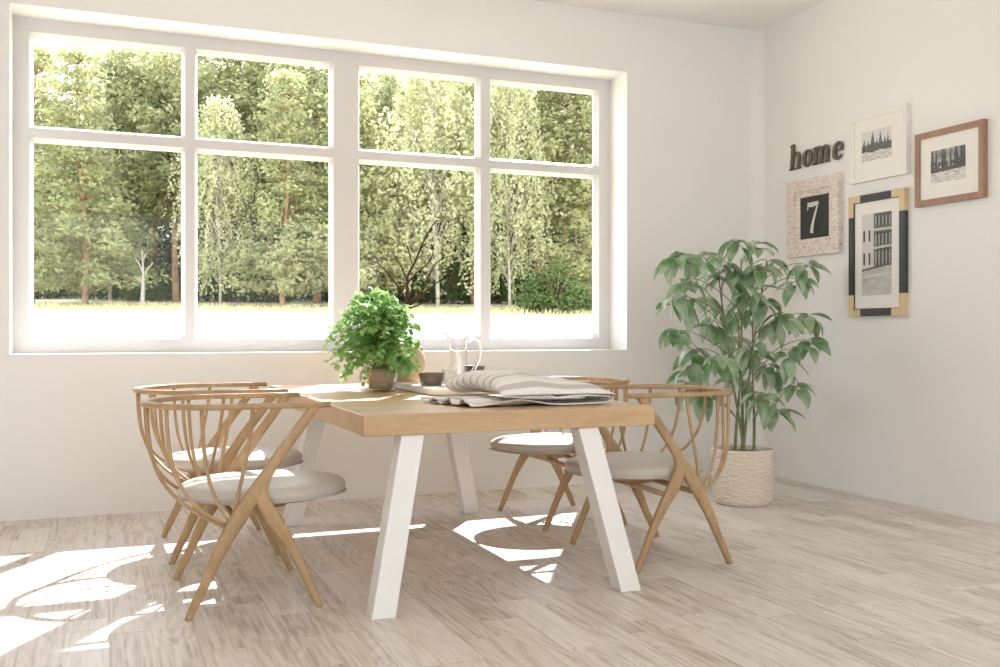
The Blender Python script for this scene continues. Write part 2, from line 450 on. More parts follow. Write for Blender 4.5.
# -- glass pot with a bushy green plant
gx, gy = 1.362, 5.06
pl = tag(empty('potted_herb', (gx, gy, TZ)), 'bushy bright green plant in a clear glass pot on the table', 'plant')
f = MB()
outer = [(.062, 0), (.072, .004), (.079, .03), (.089, .09), (.098, .145), (.1005, .15)]
inner = [(.0975, .149), (.094, .14), (.085, .09), (.074, .032), (.066, .012), (0, .011)]
f.lathe([(0, 0)] + outer + inner, 40); f.build('glass_pot', 'glass', pl)
f = MB(); f.lathe([(0, .013), (.060, .014), (.067, .033), (.075, .088), (.077, .100), (.055, .108), (0, .110)], 40); f.build('soil', 'pot_soil', pl)
sm = MB(); LV = []; LF = []
def lobed_leaf(V, F, p, d, nrm, L, W):
    d = d.normalized(); sd = nrm.cross(d)
    if sd.length < 1e-4: sd = Vector((1, 0, 0))
    sd.normalize(); nn = d.cross(sd)
    shp = [(0, 0), (.16, .42), (.34, .24), (.48, .5), (.66, .25), (1, 0), (.66, -.25), (.48, -.5), (.34, -.24), (.16, -.42)]
    b = len(V)
    for a, w in shp: V.append(p + d * (a * L) + sd * (w * W) - nn * (.25 * L * a * a) + nn * (.12 * abs(w) * W))
    F += [(b, b + 1, b + 2, b + 8, b + 9), (b + 2, b + 3, b + 4, b + 6, b + 7, b + 8), (b + 4, b + 5, b + 6)]
for k in range(190):
    az = rnd.uniform(0, 2 * PI); lift = rnd.random() ** 1.1
    # stems arch up and outwards from the pot, the lower ones hanging over its rim
    rr = .05 + .215 * math.sin(PI * (.06 + .74 * (1 - lift)) ) * rnd.uniform(.6, 1.05)
    top = .14 + .37 * lift * rnd.uniform(.75, 1.05) - .10 * (1 - lift) * rnd.uniform(0, 1)
    if rr > .2: top = max(top, .06)
    p0 = Vector((.05 * math.cos(az) * rnd.random(), .05 * math.sin(az) * rnd.random(), .115))
    p3 = Vector((rr * math.cos(az) - .028, rr * math.sin(az), top))
    if k in (3, 11, 19): p3 = Vector((-.31, -.09, (.255, .20, .15)[(3, 11, 19).index(k)])) + Vector((rnd.uniform(-.01, .03), 0, 0))
    p1 = p0 + Vector((0, 0, .12 + .14 * lift)); p2 = p3 + Vector((-.3 * p3.x, -.3 * p3.y, .07))
    P = bez(p0, p1, p2, p3, 12)
    sm.sweep(P, [.0022 - .0012 * i / 12 for i in range(13)], seg=5)
    for i in range(4, 13):
        d0 = (P[min(i + 1, 12)] - P[max(i - 1, 0)]).normalized()
        if P[i].z < .105 and math.hypot(P[i].x, P[i].y) < .13: continue
        for q in range(rnd.choice((1, 2, 3))):
            dv = (d0 * .5 + Vector((rnd.gauss(0, .6), rnd.gauss(0, .6), rnd.gauss(-.05, .4)))).normalized()
            lobed_leaf(LV, LF, P[i] + dv * .008, dv, Vector((rnd.gauss(0, .4), rnd.gauss(0, .4), 1)).normalized(), rnd.uniform(.022, .037), rnd.uniform(.025, .038))
sm.build('stem', 'green_stem', pl)
mesh('foliage', LV, LF, 'fern_leaf', pl)

# -- round vase with dry twigs
vx, vy = 1.545, 5.385
vz = tag(empty('round_vase', (vx, vy, TZ)), 'round beige turned-wood vase behind the green plant', 'vase')
prof = [(0, 0), (.075, 0)] + [(.158 * math.cos(a), .143 + .153 * math.sin(a)) for a in [R(-66 + 139 * k / 26) for k in range(27)]] + [(.042, .294), (.039, .300), (.036, .294), (.036, .25), (0, .245)]
f = MB(); f.lathe(prof, 56); f.build('vase_body', 'vase', vz)
base_tw = Vector((vx + .002, vy, TZ + .252))
tw = tag(empty('dry_branch', tuple(base_tw)), 'dry brown leafless branch standing in the round vase', 'branch')
def twp(q, dy): return on_y(360 + q[0] / 6.667, 220 + q[1] / 6.667, vy + dy) - base_tw
trunk_top = twp((322, 570), 0)
paths = [
    ([(318, 570), (315, 430), (320, 370), (370, 270), (420, 150), (470, 60), (515, 0)], .0095, .02),
    ([(368, 275), (400, 200), (430, 165), (465, 150)], .005, .06),
    ([(316, 430), (282, 325), (232, 245), (224, 212)], .006, -.05),
    ([(312, 560), (296, 510), (250, 440), (190, 360), (130, 297), (80, 272)], .0075, -.10),
    ([(345, 285), (322, 195), (292, 122)], .0045, -.06),
    ([(316, 425), (370, 360), (430, 310), (480, 240), (495, 155)], .0065, .10),
    ([(345, 385), (420, 355), (490, 335), (572, 328)], .005, .14),
    ([(326, 565), (350, 535), (420, 470), (470, 350), (520, 275), (622, 232)], .007, -.12),
    ([(330, 568), (375, 535), (440, 480), (540, 400), (642, 358)], .0075, .08),
    ([(328, 590), (362, 578), (430, 545), (500, 528), (557, 522)], .0055, -.08),
    ([(298, 512), (270, 455), (300, 430), (318, 415)], .0045, -.03)]
f = MB(); T = spline([(0, 0, 0), tuple(trunk_top * .5 + Vector((-.004, .0, .0))), tuple(trunk_top), tuple(twp((316, 500), 0))], 6)
f.sweep(T, [.0135 - .003 * i / (len(T) - 1) for i in range(len(T))], seg=8); f.build('twig', 'twig', tw)
for P, r0, dy in paths:
    n_ = len(P)
    Q = []
    for i, q in enumerate(P):
        Q.append(twp(q, dy * i / (n_ - 1)))
    S = spline([tuple(q) for q in Q], 6); ns = len(S)
    S = [Vector(p) + mnoise.noise_vector(Vector(p) * 30) * .003 for p in S]
    f = MB(); f.sweep(S, [max(.0016, r0 * (1 - .72 * i / (ns - 1))) for i in range(ns)], seg=7); f.build('twig', 'twig', tw)

# -- white tray with bowls, glass and pitcher
tr_c = (1.765, 4.885)
f = MB(); hx, hy = .29, .335
def rrect(hx, hy, r, z, n=6):
    out = []
    for cx, cy, a0 in ((hx - r, hy - r, 0), (-hx + r, hy - r, 90), (-hx + r, -hy + r, 180), (hx - r, -hy + r, 270)):
        for k in range(n + 1):
            a = R(a0 + 90 * k / n); out.append((cx + r * math.cos(a), cy + r * math.sin(a), z))
    return out
rings_ = [rrect(hx - .012, hy - .012, .02, 0), rrect(hx - .002, hy - .002, .025, .004), rrect(hx, hy, .025, .030), rrect(hx - .003, hy - .003, .025, .035), rrect(hx - .012, hy - .012, .02, .035), rrect(hx - .016, hy - .016, .018, .024)]
k_ = len(rings_[0])
for r_ in rings_: f.V += [Vector(p) for p in r_]
for i in range(len(rings_) - 1):
    for k in range(k_): f.F.append((i * k_ + k, i * k_ + (k + 1) % k_, (i + 1) * k_ + (k + 1) % k_, (i + 1) * k_ + k))
f.F.append(tuple(reversed(range(k_)))); f.F.append(tuple((len(rings_) - 1) * k_ + k for k in range(k_)))
o = f.build('serving_tray', 'white_ceramic', None, True, (tr_c[0], tr_c[1], TZ)); bevel(o, .002)
tag(o, 'white rectangular serving tray beneath the glass pitcher, partly under the cloth', 'tray')
TT = TZ + .024
def vessel(name, label, cat, x, y, z, h, r0, r1, t, mat, seg=40):
    f = MB()
    f.lathe([(0, 0), (r0 - .002, 0), (r0, .002), (r1, h - .001), (r1 - t / 2, h), (r1 - t, h - .001), (r0 - t, t), (0, t)], seg)
    return tag(f.build(name, mat, None, True, (x, y, z)), label, cat)
q = on_y(431.5, 380, 5.06)
o = vessel('wooden_bowl', 'low flared brown wooden bowl on the tray, left of the drinking glass', 'bowl', q.x, q.y, TT, .066, .058, .070, .007, 'dark_bowl')
q = on_y(475, 372, 5.12)
o = vessel('wooden_cup', 'small brown wooden cup on the tray, seen right of the pitcher handle', 'cup', q.x, q.y, TT, .100, .040, .055, .006, 'dark_bowl')
q = on_y(449.5, 382, 4.93)
o = vessel('drinking_glass', 'small clear drinking glass on the tray in front of the pitcher', 'glass', q.x, q.y, TT, .092, .034, .039, .003, 'glass')
# pitcher
q = on_y(458.5, 380, 5.06)
pt = tag(empty('glass_pitcher', (q.x, q.y, TT)), 'tall clear glass pitcher with a looped handle standing on the tray', 'pitcher')
prof = [(.0, 0), (.050, 0), (.055, .004), (.053, .03), (.047, .11), (.0455, .155), (.050, .21), (.057, .25), (.062, .272)]
po = spline(prof, 5); seg = 48; f = MB(); nb = len(po)
def spout(r, z, a):
    k = max(0, (z - .205) / .066)
    d = max(0, math.cos(a - PI)) ** 8
    return r + .026 * d * k * k, z + .014 * d * k * k
allp = [(max(0, r), z) for r, z in po] + [(max(0, r - .0035), max(z, .010)) for r, z in reversed(po)]
for r, z in allp:
    for k in range(seg):
        a = 2 * PI * k / seg; r2, z2 = spout(r, z, a)
        f.V.append(Vector((r2 * math.cos(a), r2 * math.sin(a), z2)))
for i in range(len(allp) - 1):
    for k in range(seg): f.F.append((i * seg + k, i * seg + (k + 1) % seg, (i + 1) * seg + (k + 1) % seg, (i + 1) * seg + k))
f.build('pitcher_body', 'solid_glass', pt)
H_ = spline([(.054, 0, .232), (.062, 0, .240), (.080, 0, .250), (.100, 0, .250), (.116, 0, .228), (.120, 0, .185), (.108, 0, .130), (.085, 0, .085), (.060, 0, .056), (.052, 0, .048)], 6)
f = MB(); f.sweep(H_, [.0078] * len(H_), seg=12); f.build('handle', 'solid_glass', pt)
pt.rotation_euler = (0, 0, -YAW)

# -- striped linen cloth, folded back and forth
cl = MB(); NT = 46
path = spline([(1.385, .7565), (1.47, .7585), (1.60, .758), (1.80, .757), (1.94, .758), (2.000, .762), (2.018, .774), (2.004, .787), (1.93, .790), (1.80, .790), (1.66, .788), (1.56, .787), (1.500, .790), (1.464, .803), (1.452, .822), (1.463, .843), (1.497, .859), (1.56, .865), (1.66, .861), (1.78, .851), (1.90, .836), (1.98, .818), (2.022, .799), (2.030, .784)], 7)
NS = len(path); uvs = []
acc = 0; S_ = [0]
for i in range(1, NS):
    acc += math.dist(path[i], path[i - 1]); S_.append(acc)
for i, (x, z) in enumerate(path):
    t_ = min(1, max(0, (x - 1.45) / .57)); s = S_[i] / acc
    wdt = .50 - .27 * t_ ** 1.3
    for j in range(NT):
        v = j / (NT - 1)
        y = 3.738 + .012 * math.sin(9 * x + 4 * s) + wdt * v
        xx = x; zz = z
        if s < .20:                                   # loose lower layer spreads out to the left, ruffled
            e_ = 1 - s / .20
            xx -= e_ * .085 * v; y = 3.752 + .46 * v * (1 - .1 * e_) + .01 * e_ * math.sin(6 * v)
            zz += .026 * min(1, 2.2 * e_) * (.5 + .5 * math.sin(21 * v + 5 * e_)) * (1 - .3 * v) + .004 * e_ * math.sin(50 * v)
        elif s > .30:
            up = min(1, (s - .30) / .15)
            zz += up * (.012 * mnoise.noise(Vector((x * 7, y * 9, s * 4))) + .003 * math.sin(y * 95 + 9 * x) * (1 - .6 * t_))
            if s > .52: zz += .030 * math.sin(PI * min(1, v * .9 + .05)) * (1 - t_) * min(1, (s - .52) / .12)
            xx += .012 * mnoise.noise(Vector((y * 6, s * 5, 2.0))) + (.055 - .065 * v) * max(0, 1 - t_ * 2)
            if s > .50 and v < .16:                   # the top layer's front edge rolls over and hangs down
                q_ = ((.16 - v) / .16) ** 1.6
                zz -= q_ * (zz - .794) * .92; y -= .014 * math.sin(PI * min(1, (.16 - v) / .16 * .8))
        zz = max(zz, .7555)
        cl.V.append(Vector((xx, y, zz))); uvs.append((S_[i], wdt * v + .01 * mnoise.noise(Vector((x * 3, v * 4, 1)))))
for i in range(NS - 1):
    for j in range(NT - 1):
        a = i * NT + j; cl.F.append((a, a + 1, a + NT + 1, a + NT))
co = cl.build('linen_cloth', 'linen')
uvl = co.data.uv_layers.new(name='UVMap')
for lp in co.data.loops: uvl.data[lp.index].uv = uvs[lp.vertex_index]
sd = co.modifiers.new('thickness', 'SOLIDIFY'); sd.thickness = .0055; sd.offset = 0
tag(co, 'cream and taupe striped linen cloth folded in layers on the near end of the table', 'cloth')

# ================================================================ BASKET PLANT
bx_, by_ = 3.683, 5.105
bp = tag(empty('potted_ficus', (bx_, by_, 0)), 'tall leafy green plant in a woven pale basket by the room corner', 'plant')
f = MB(); rows_n, cols_n = 21, 20; sub = 6; segs = cols_n * 8; hz = .332
def bas_r(z):
    t = z / hz
    return .163 + .022 * min(1, t * 2.2) ** .7 - .012 * max(0, .08 - t) / .08
nr_ = rows_n * sub
for i in range(nr_ + 1):
    z = hz * i / nr_; row = min(rows_n - 1, int(i / sub)); ph = (i / sub) % 1
    for k in range(segs):
        a = 2 * PI * k / segs
        wv = math.cos(a * cols_n / 2 + PI * (row % 2))
        r = bas_r(z) + 0.0095 * max(0, math.sin(PI * ph)) ** .7 * (.55 + .45 * wv)
        f.V.append(Vector((r * math.cos(a), r * math.sin(a), z + .0018 * wv)) if 0 < i < nr_ else Vector((r * math.cos(a), r * math.sin(a), z)))
for i in range(nr_):
    for k in range(segs): f.F.append((i * segs + k, i * segs + (k + 1) % segs, (i + 1) * segs + (k + 1) % segs, (i + 1) * segs + k))
f.F.append(tuple(reversed(range(segs))))
f.build('basket', 'basket', bp)
f = MB(); f.lathe([(.183 + .008 * math.cos(a), hz + .002 + .008 * math.sin(a)) for a in [2 * PI * k / 12 for k in range(12)]], 72, closed=True)
f.lathe([(.176, hz), (.172, hz - .05), (.165, .05)], 60); f.F.pop(); f.F.pop()
f.build('basket_rim', 'basket', bp)
f = MB(); NA = 48
for i in range(9):
    for k in range(NA):
        r = .174 * i / 8; a = 2 * PI * k / NA
        f.V.append(Vector((r * math.cos(a), r * math.sin(a), hz - .022 + .010 * mnoise.noise(Vector((r * math.cos(a) * 60, r * math.sin(a) * 60, 0))))))
for i in range(8):
    for k in range(NA): f.F.append((i * NA + k, i * NA + (k + 1) % NA, (i + 1) * NA + (k + 1) % NA, (i + 1) * NA + k))
f.build('soil', 'soil', bp)
# whorls of leaves: where the photo shows a rosette of drooping leaves
rnd = random.Random(11)
wh = [(677, 253), (697, 255), (738, 241), (755, 241), (722, 258), (767, 261), (758, 266), (806, 265), (798, 280), (690, 279), (722, 276), (673, 297), (688, 301), (707, 297), (751, 287), (728, 308), (741, 303), (784, 313), (808, 314), (677, 331), (696, 349), (728, 333), (751, 346), (789, 350), (807, 340), (776, 320), (691, 365), (720, 357), (765, 363), (777, 366), (795, 386), (690, 384), (747, 352), (761, 394), (775, 404), (740, 380), (704, 392), (712, 322), (764, 300), (735, 268)]
stems_b = [(.06, -.03), (.02, .03), (-.02, -.05), (-.045, .02), (.0, .0)]
tops = [Vector((.06, -.02, 1.18)), Vector((.03, .06, 1.52)), Vector((-.16, .03, 1.42)), Vector((-.12, -.12, 1.20)), Vector((.12, -.08, 1.50))]
SP = []
for (sx_, sy_), tp in zip(stems_b, tops):
    b = Vector((sx_, sy_, hz - .03))
    mid = b.lerp(tp, .5) + Vector((rnd.uniform(-.02, .02), rnd.uniform(-.02, .02), 0))
    P = [Vector(p) for p in spline([tuple(b), tuple(b.lerp(mid, .5) + Vector((rnd.uniform(-.008, .008), 0, 0))), tuple(mid), tuple(tp)], 8)]
    SP.append(P)
    f = MB(); f.sweep(P, [.0105 - .006 * i / (len(P) - 1) for i in range(len(P))], seg=8); f.build('stem', 'stem', bp)
br = MB(); LV, LF = [], []
def broad_leaf(V, F, p, az, pitch, L, W, droop, roll):
    """ovate pointed leaf, folded a little on its midrib and drooping along its length"""
    b = len(V); n = 9
    h = Vector((math.cos(az), math.sin(az), 0)); s = Vector((-math.sin(az), math.cos(az), 0))
    pos = Vector(p); ang = pitch
    for i in range(n):
        t = i / (n - 1)
        w = W * (math.sin(PI * t ** .80) ** .85) * (1 - .22 * t) if 0 < i < n - 1 else .0006
        d = h * math.cos(ang) + Vector((0, 0, math.sin(ang)))
        up = -h * math.sin(ang) + Vector((0, 0, math.cos(ang)))
        sr = (s * math.cos(roll) + up * math.sin(roll)); ur = sr.cross(d) * -1
        V += [pos - sr * w + ur * w * .28, pos - sr * w * .5 + ur * w * .17, pos.copy(), pos + sr * w * .5 + ur * w * .17, pos + sr * w + ur * w * .28]
        pos = pos + d * (L / (n - 1)); ang -= droop / (n - 1)
    for i in range(n - 1):
        for k in range(4):
            q = b + i * 5 + k; F.append((q, q + 1, q + 6, q + 5))
for (u, v) in wh:
    dx = (u - 746) / 82
    dy = rnd.uniform(-.36, .36) * math.sqrt(max(.1, 1 - min(1, dx * dx)))
    c = on_y(u, v, by_ + dy) - Vector((bx_, by_, 0))
    cand = [p for P in SP for p in P[8:] if p.z < c.z - .04] or [SP[1][9]]
    src = min(cand, key=lambda p: (p - c + Vector((0, 0, .16))).length)
    P = bez(src, src.lerp(c, .4) + Vector((0, 0, .05)), src.lerp(c, .8) + Vector((0, 0, .05)), c, 8)
    br.sweep(P, [.0038 - .002 * i / 8 for i in range(9)], seg=6)
    out = math.atan2(c.y, c.x); nl = rnd.choice((7, 7, 8, 9)); a0 = rnd.uniform(0, 2 * PI)
    for k in range(nl):
        a = a0 + 2 * PI * k / nl + rnd.uniform(-.35, .35)
        o_ = math.cos(a - out)
        pit = R(rnd.uniform(-52, 8)) + .22 * o_
        d = Vector((math.cos(a), math.sin(a), 0))
        pet = rnd.uniform(.008, .03)
        q = c + d * pet + Vector((0, 0, rnd.uniform(-.055, .015)))
        br.sweep([c - Vector((0, 0, .012)), q], [.0018, .0015], seg=5)
        broad_leaf(LV, LF, q, a, pit, rnd.uniform(.135, .185), rnd.uniform(.035, .047), R(rnd.uniform(30, 75)), R(rnd.uniform(-32, 32)))
# a leaf must not pass through the walls of the corner
for p in LV:
    p.x = min(p.x, XR - bx_ - .03); p.y = min(p.y, YB - by_ - .03)
br.build('branch', 'stem', bp)
mesh('foliage', LV, LF, 'plant_leaf', bp)

# ================================================================ WALL PICTURES
XF = XR - .03
def frame_rect(ul, ur, vt, vb, X=XF):
    a, b, c = on_x(ul, vt, X), on_x(ur, vt, X), on_x(ul, vb, X)
    return a.y, b.y, c.z, a.z                       # y left (far), y right (near), z bottom, z top

def ring_frame(mb, y0, y1, z0, z1, w, d, x_wall, chamfer=0):
    """four mitred members in the wall plane: facing -X, from the wall out by d"""
    xf, xb = x_wall - d, x_wall
    O = [(y0, z0), (y1, z0), (y1, z1), (y0, z1)]
    sy = -1 if y0 > y1 else 1
    I = [(y0 + sy * w, z0 + w), (y1 - sy * w, z0 + w), (y1 - sy * w, z1 - w), (y0 + sy * w, z1 - w)]
    for k in range(4):
        k2 = (k + 1) % 4
        mb.add([(xb, *O[k]), (xb, *O[k2]), (xf, *O[k2]), (xf, *O[k]), (xf + chamfer, *I[k]), (xf + chamfer, *I[k2]), (xb, *I[k2]), (xb, *I[k])],
               [(0, 1, 2, 3), (3, 2, 5, 4), (4, 5, 6, 7), (0, 3, 4, 7), (1, 6, 5, 2)])

def photo_print(name, parent, x, y0, y1, z0, z1, fn, nx=96, ny=80):
    V, F, C = [], [], []
    for j in range(ny + 1):
        for i in range(nx + 1): V.append((x, y0 + (y1 - y0) * i / nx, z0 + (z1 - z0) * j / ny))
    for j in range(ny):
        for i in range(nx):
            a = j * (nx + 1) + i; F.append((a, a + 1, a + nx + 2, a + nx + 1)); C.append(fn((i + .5) / nx, (j + .5) / ny))
    o = mesh(name, V, F, 'print', parent, False)
    at = o.data.attributes.new('print', 'FLOAT_COLOR', 'FACE')
    for k, g in enumerate(C): at.data[k].color = (g * 1.0, g * .965, g * .92, 1)
    return o
def NZ(x, y, s=0): return mnoise.noise(Vector((x, y, s)))
def forest_light(u, v):                              # pale snowy clearing, pointed firs behind
    edge = .30 + .05 * NZ(u * 4, 1)
    tops = [(.08, .78, .10), (.22, .70, .09), (.37, .98, .12), (.52, .72, .09), (.63, .93, .10), (.78, .74, .09), (.88, .80, .08), (.97, .62, .08)]
    if v < edge: return .62 + .22 * NZ(u * 9, v * 26, 2) - (.18 if NZ(u * 14, v * 40, 5) > .25 else 0)
    g = .66
    for c, h, w in tops:
        if v < h and abs(u - c) < w * (h - v) / (h - .2) * 1.15 + .02 * NZ(u * 40, v * 40): g = min(g, max(.04, .16 + .22 * NZ(u * 34, v * 34, 3)))
    if v < .55 + .07 * NZ(u * 12, 3, 1): g = min(g, max(.04, .20 + .24 * NZ(u * 24, v * 24, 7)))
    return max(.03, g)
def forest_dark(u, v):                               # dense pine wood above a bright snowy bank
    edge = .36 + .10 * u * .4
    if v < edge - .05: return .64 + .26 * NZ(u * 7, v * 30, 4) - (.35 if NZ(u * 10, v * 34, 8) > .33 else 0)
    if v < edge + .06: return .10 + .15 * abs(NZ(u * 20, v * 30, 6))
    g = .42 + .3 * NZ(u * 5, v * 3, 1)
    for c, w in ((.05, .06), (.16, .05), (.36, .06), (.42, .04), (.58, .04), (.74, .10), (.90, .09), (.97, .05)):
        if abs(u - c) < w * (1.35 - v) * (1 + .6 * NZ(u * 25, v * 25, 9)): g = max(.03, .12 + .16 * NZ(u * 30, v * 30, 2))
    if v < .62 and NZ(u * 16, v * 16, 5) > -.15: g = min(g, .14)
    return max(.03, min(.8, g))
def street(u, v):                                    # pale house on the left, dark arcaded brick building on the right
    road = .30 + .06 * u
    if v < road: return .50 + .12 * NZ(u * 4, v * 18, 3) + (.12 if abs(v - (.22 + .05 * u)) < .012 else 0) + .12 * (road - v)
    if v < road + .025: return .14
    if u < .42:
        g = .62 - .06 * (u > .36)
        for cx in (.08, .26):
            for z0, z1 in ((.38, .52), (.66, .80)):
                if abs(u - cx) < .035 and z0 < v < z1: g = .10
        return g
    k = (u - .42) / .58
    for z0, z1 in ((.36, .56), (.60, .76), (.84, .98)):
        if z0 < v < z1:
            p = (k * 5) % 1; t = (v - z0) / (z1 - z0)
            if abs(p - .5) < .26 and t < .62 + .3 * math.sqrt(max(0, 1 - ((p - .5) / .26) ** 2)): return .45 if abs(p - .5) < .12 and t > .2 else .30
            return .10
    if abs(v - .575 - .02 * k) < .014 or abs(v - .80) < .014: return .55
    return .15 + .05 * NZ(u * 30, v * 30, 2)

# white frame
y0, y1, z0, z1 = frame_rect(849.8, 906, 118.8, 184.5)
P = tag(empty('picture_frame', (XR, (y0 + y1) / 2, (z0 + z1) / 2)), 'cream white frame with a small snowy firs print, above the tall black frame', 'picture', 'framed pictures on the right wall')
cx, cy, cz = XR, (y0 + y1) / 2, (z0 + z1) / 2
y0 -= cy; y1 -= cy; z0 -= cz; z1 -= cz
f = MB(); ring_frame(f, y0, y1, z0, z1, .032, .030, 0, .004); f.build('frame', 'white_frame', P, False)
f = MB(); f.box(-.020, -.002, y1 + .03, y0 - .03, z0 + .03, z1 - .03); f.build('mat', 'mat', P, False)
a = frame_rect(862, 891.8, 133.3, 163, XR - .02)
photo_print('photo_print', P, -.0215, a[0] - cy, a[1] - cy, a[2] - cz, a[3] - cz, forest_light)
# brown frame
y0, y1, z0, z1 = frame_rect(915, 983.8, 135.3, 207.5)
cy, cz = (y0 + y1) / 2, (z0 + z1) / 2
P = tag(empty('picture_frame', (XR, cy, cz)), 'brown wooden frame with a black and white forest print, farthest from the corner', 'picture', 'framed pictures on the right wall')
y0 -= cy; y1 -= cy; z0 -= cz; z1 -= cz
f = MB(); ring_frame(f, y0, y1, z0, z1, .036, .034, 0, .003); f.build('frame', 'walnut_frame', P, False)
f = MB(); f.box(-.022, -.002, y1 + .034, y0 - .034, z0 + .034, z1 - .034); f.build('mat', 'mat', P, False)
a = frame_rect(931.2, 966, 151.7, 184, XR - .02)
photo_print('photo_print', P, -.0235, a[0] - cy, a[1] - cy, a[2] - cz, a[3] - cz, forest_dark)
# tall black frame with maple corners
y0, y1, z0, z1 = frame_rect(848.6, 904.6, 197.8, 316.4)
cy, cz = (y0 + y1) / 2, (z0 + z1) / 2
P = tag(empty('picture_frame', (XR, cy, cz)), 'tall black frame with pale wooden corners holding a street print', 'picture', 'framed pictures on the right wall')
y0 -= cy; y1 -= cy; z0 -= cz; z1 -= cz
w = .044; f = MB(); ring_frame(f, y0, y1, z0, z1, w, .030, 0, 0); fo = f.build('frame', 'charcoal_wood', P, False)
wy, wz = abs(y1 - y0) * .22, (z1 - z0) * .175
for ya, sy in ((y0, -1), (y1, 1)):
    for za, sz in ((z0, 1), (z1, -1)):
        f = MB()
        def bx(a0, a1, b0, b1): f.box(-.0325, 0, min(a0, a1), max(a0, a1), min(b0, b1), max(b0, b1))
        e = .0015
        bx(ya - sy * e, ya + sy * wy, za - sz * e, za + sz * (w + .001)); bx(ya - sy * e, ya + sy * (w + .001), za + sz * (w + .001), za + sz * wz)
        f.build('corner_block', 'maple', P, False)
f = MB(); ring_frame(f, y0 - .043, y1 + .043, z0 + .043, z1 - .043, .006, .027, 0, 0); f.build('inner_slip', 'charcoal_wood', P, False)
f = MB(); f.box(-.020, -.002, y1 + w, y0 - w, z0 + w, z1 - w); f.build('mat', 'mat', P, False)
a = frame_rect(862, 891.8, 215.3, 295.9, XR - .02)
photo_print('photo_print', P, -.0215, a[0] - cy, a[1] - cy, a[2] - cz, a[3] - cz, street, 60, 130)

# number sign
def ribbon(mb, pts, wd, d, slant=0, tf=None):
    """flat stroke of varying width, extruded by d (letter space x right, y up)"""
    S = spline([(*p, w_) for p, w_ in zip(pts, wd)], 6); n = len(S)
    Lr = []
    for i, (x, y, w_) in enumerate(S):
        a, b = S[max(i - 1, 0)], S[min(i + 1, n - 1)]
        tx, ty = b[0] - a[0], b[1] - a[1]; q = math.hypot(tx, ty) or 1
        nx, ny = -ty / q, tx / q
        Lr.append(((x + nx * w_ / 2, y + ny * w_ / 2), (x - nx * w_ / 2, y - ny * w_ / 2)))
    solid(mb, [l for l, r in Lr], [r for l, r in Lr], d, tf)
def solid(mb, A, B, d, tf):
    n = len(A); b = len(mb.V)
    for q in (0, d):
        for l, r in zip(A, B):
            mb.V.append(tf(*l, q)); mb.V.append(tf(*r, q))
    for i in range(n - 1):
        k = b + 2 * i; h = 2 * n
        mb.F += [(k, k + 1, k + 3, k + 2), (k + h, k + h + 2, k + h + 3, k + h + 1), (k, k + 2, k + h + 2, k + h), (k + 1, k + h + 1, k + h + 3, k + 3)]
    e = b + 2 * (n - 1); h = 2 * n
    mb.F += [(b, b + h, b + h + 1, b + 1), (e, e + 1, e + h + 1, e + h)]
y0, y1, z0, z1 = frame_rect(787, 838.9, 183.6, 258)
cy, cz = (y0 + y1) / 2, (z0 + z1) / 2
P = tag(empty('number_sign', (XR, cy, cz)), 'worn pinkish white wooden frame with a pale 7 on dark board', 'sign')
y0 -= cy; y1 -= cy; z0 -= cz; z1 -= cz
f = MB(); ring_frame(f, y0, y1, z0, z1, .078, .034, 0, .004)
ring_frame(f, y0 - .074, y1 + .074, z0 + .074, z1 - .074, .046, .019, 0, .008); f.build('frame', 'distressed', P, False)
f = MB(); f.box(-.008, -.002, y1 + .10, y0 - .10, z0 + .10, z1 - .10); f.build('backing_board', 'slate', P, False)
q0, q1 = on_x(807.7, 233, XR - .012), on_x(822.5, 201, XR - .012)
hh = q1.z - q0.z + .01; yy = q0.y - cy; zz = q0.z - cz - .004
f = MB(); tf = lambda x, y, q: Vector((-.0135 + q, yy - x * hh * .70, zz + y * hh))
ribbon(f, [(.02, .93), (.2, .92), (.45, .93), (.70, .97)], [.11, .15, .14, .07], .006, 0, tf)
ribbon(f, [(.03, 1.0), (.02, .90), (-.02, .76)], [.06, .06, .03], .006, 0, tf)
ribbon(f, [(.72, .98), (.58, .74), (.40, .42), (.30, .18), (.27, .0)], [.05, .08, .12, .16, .17], .006, 0, tf)
o = f.build('numeral', 'numeral', P, False); o['label'] = 'pale number 7'

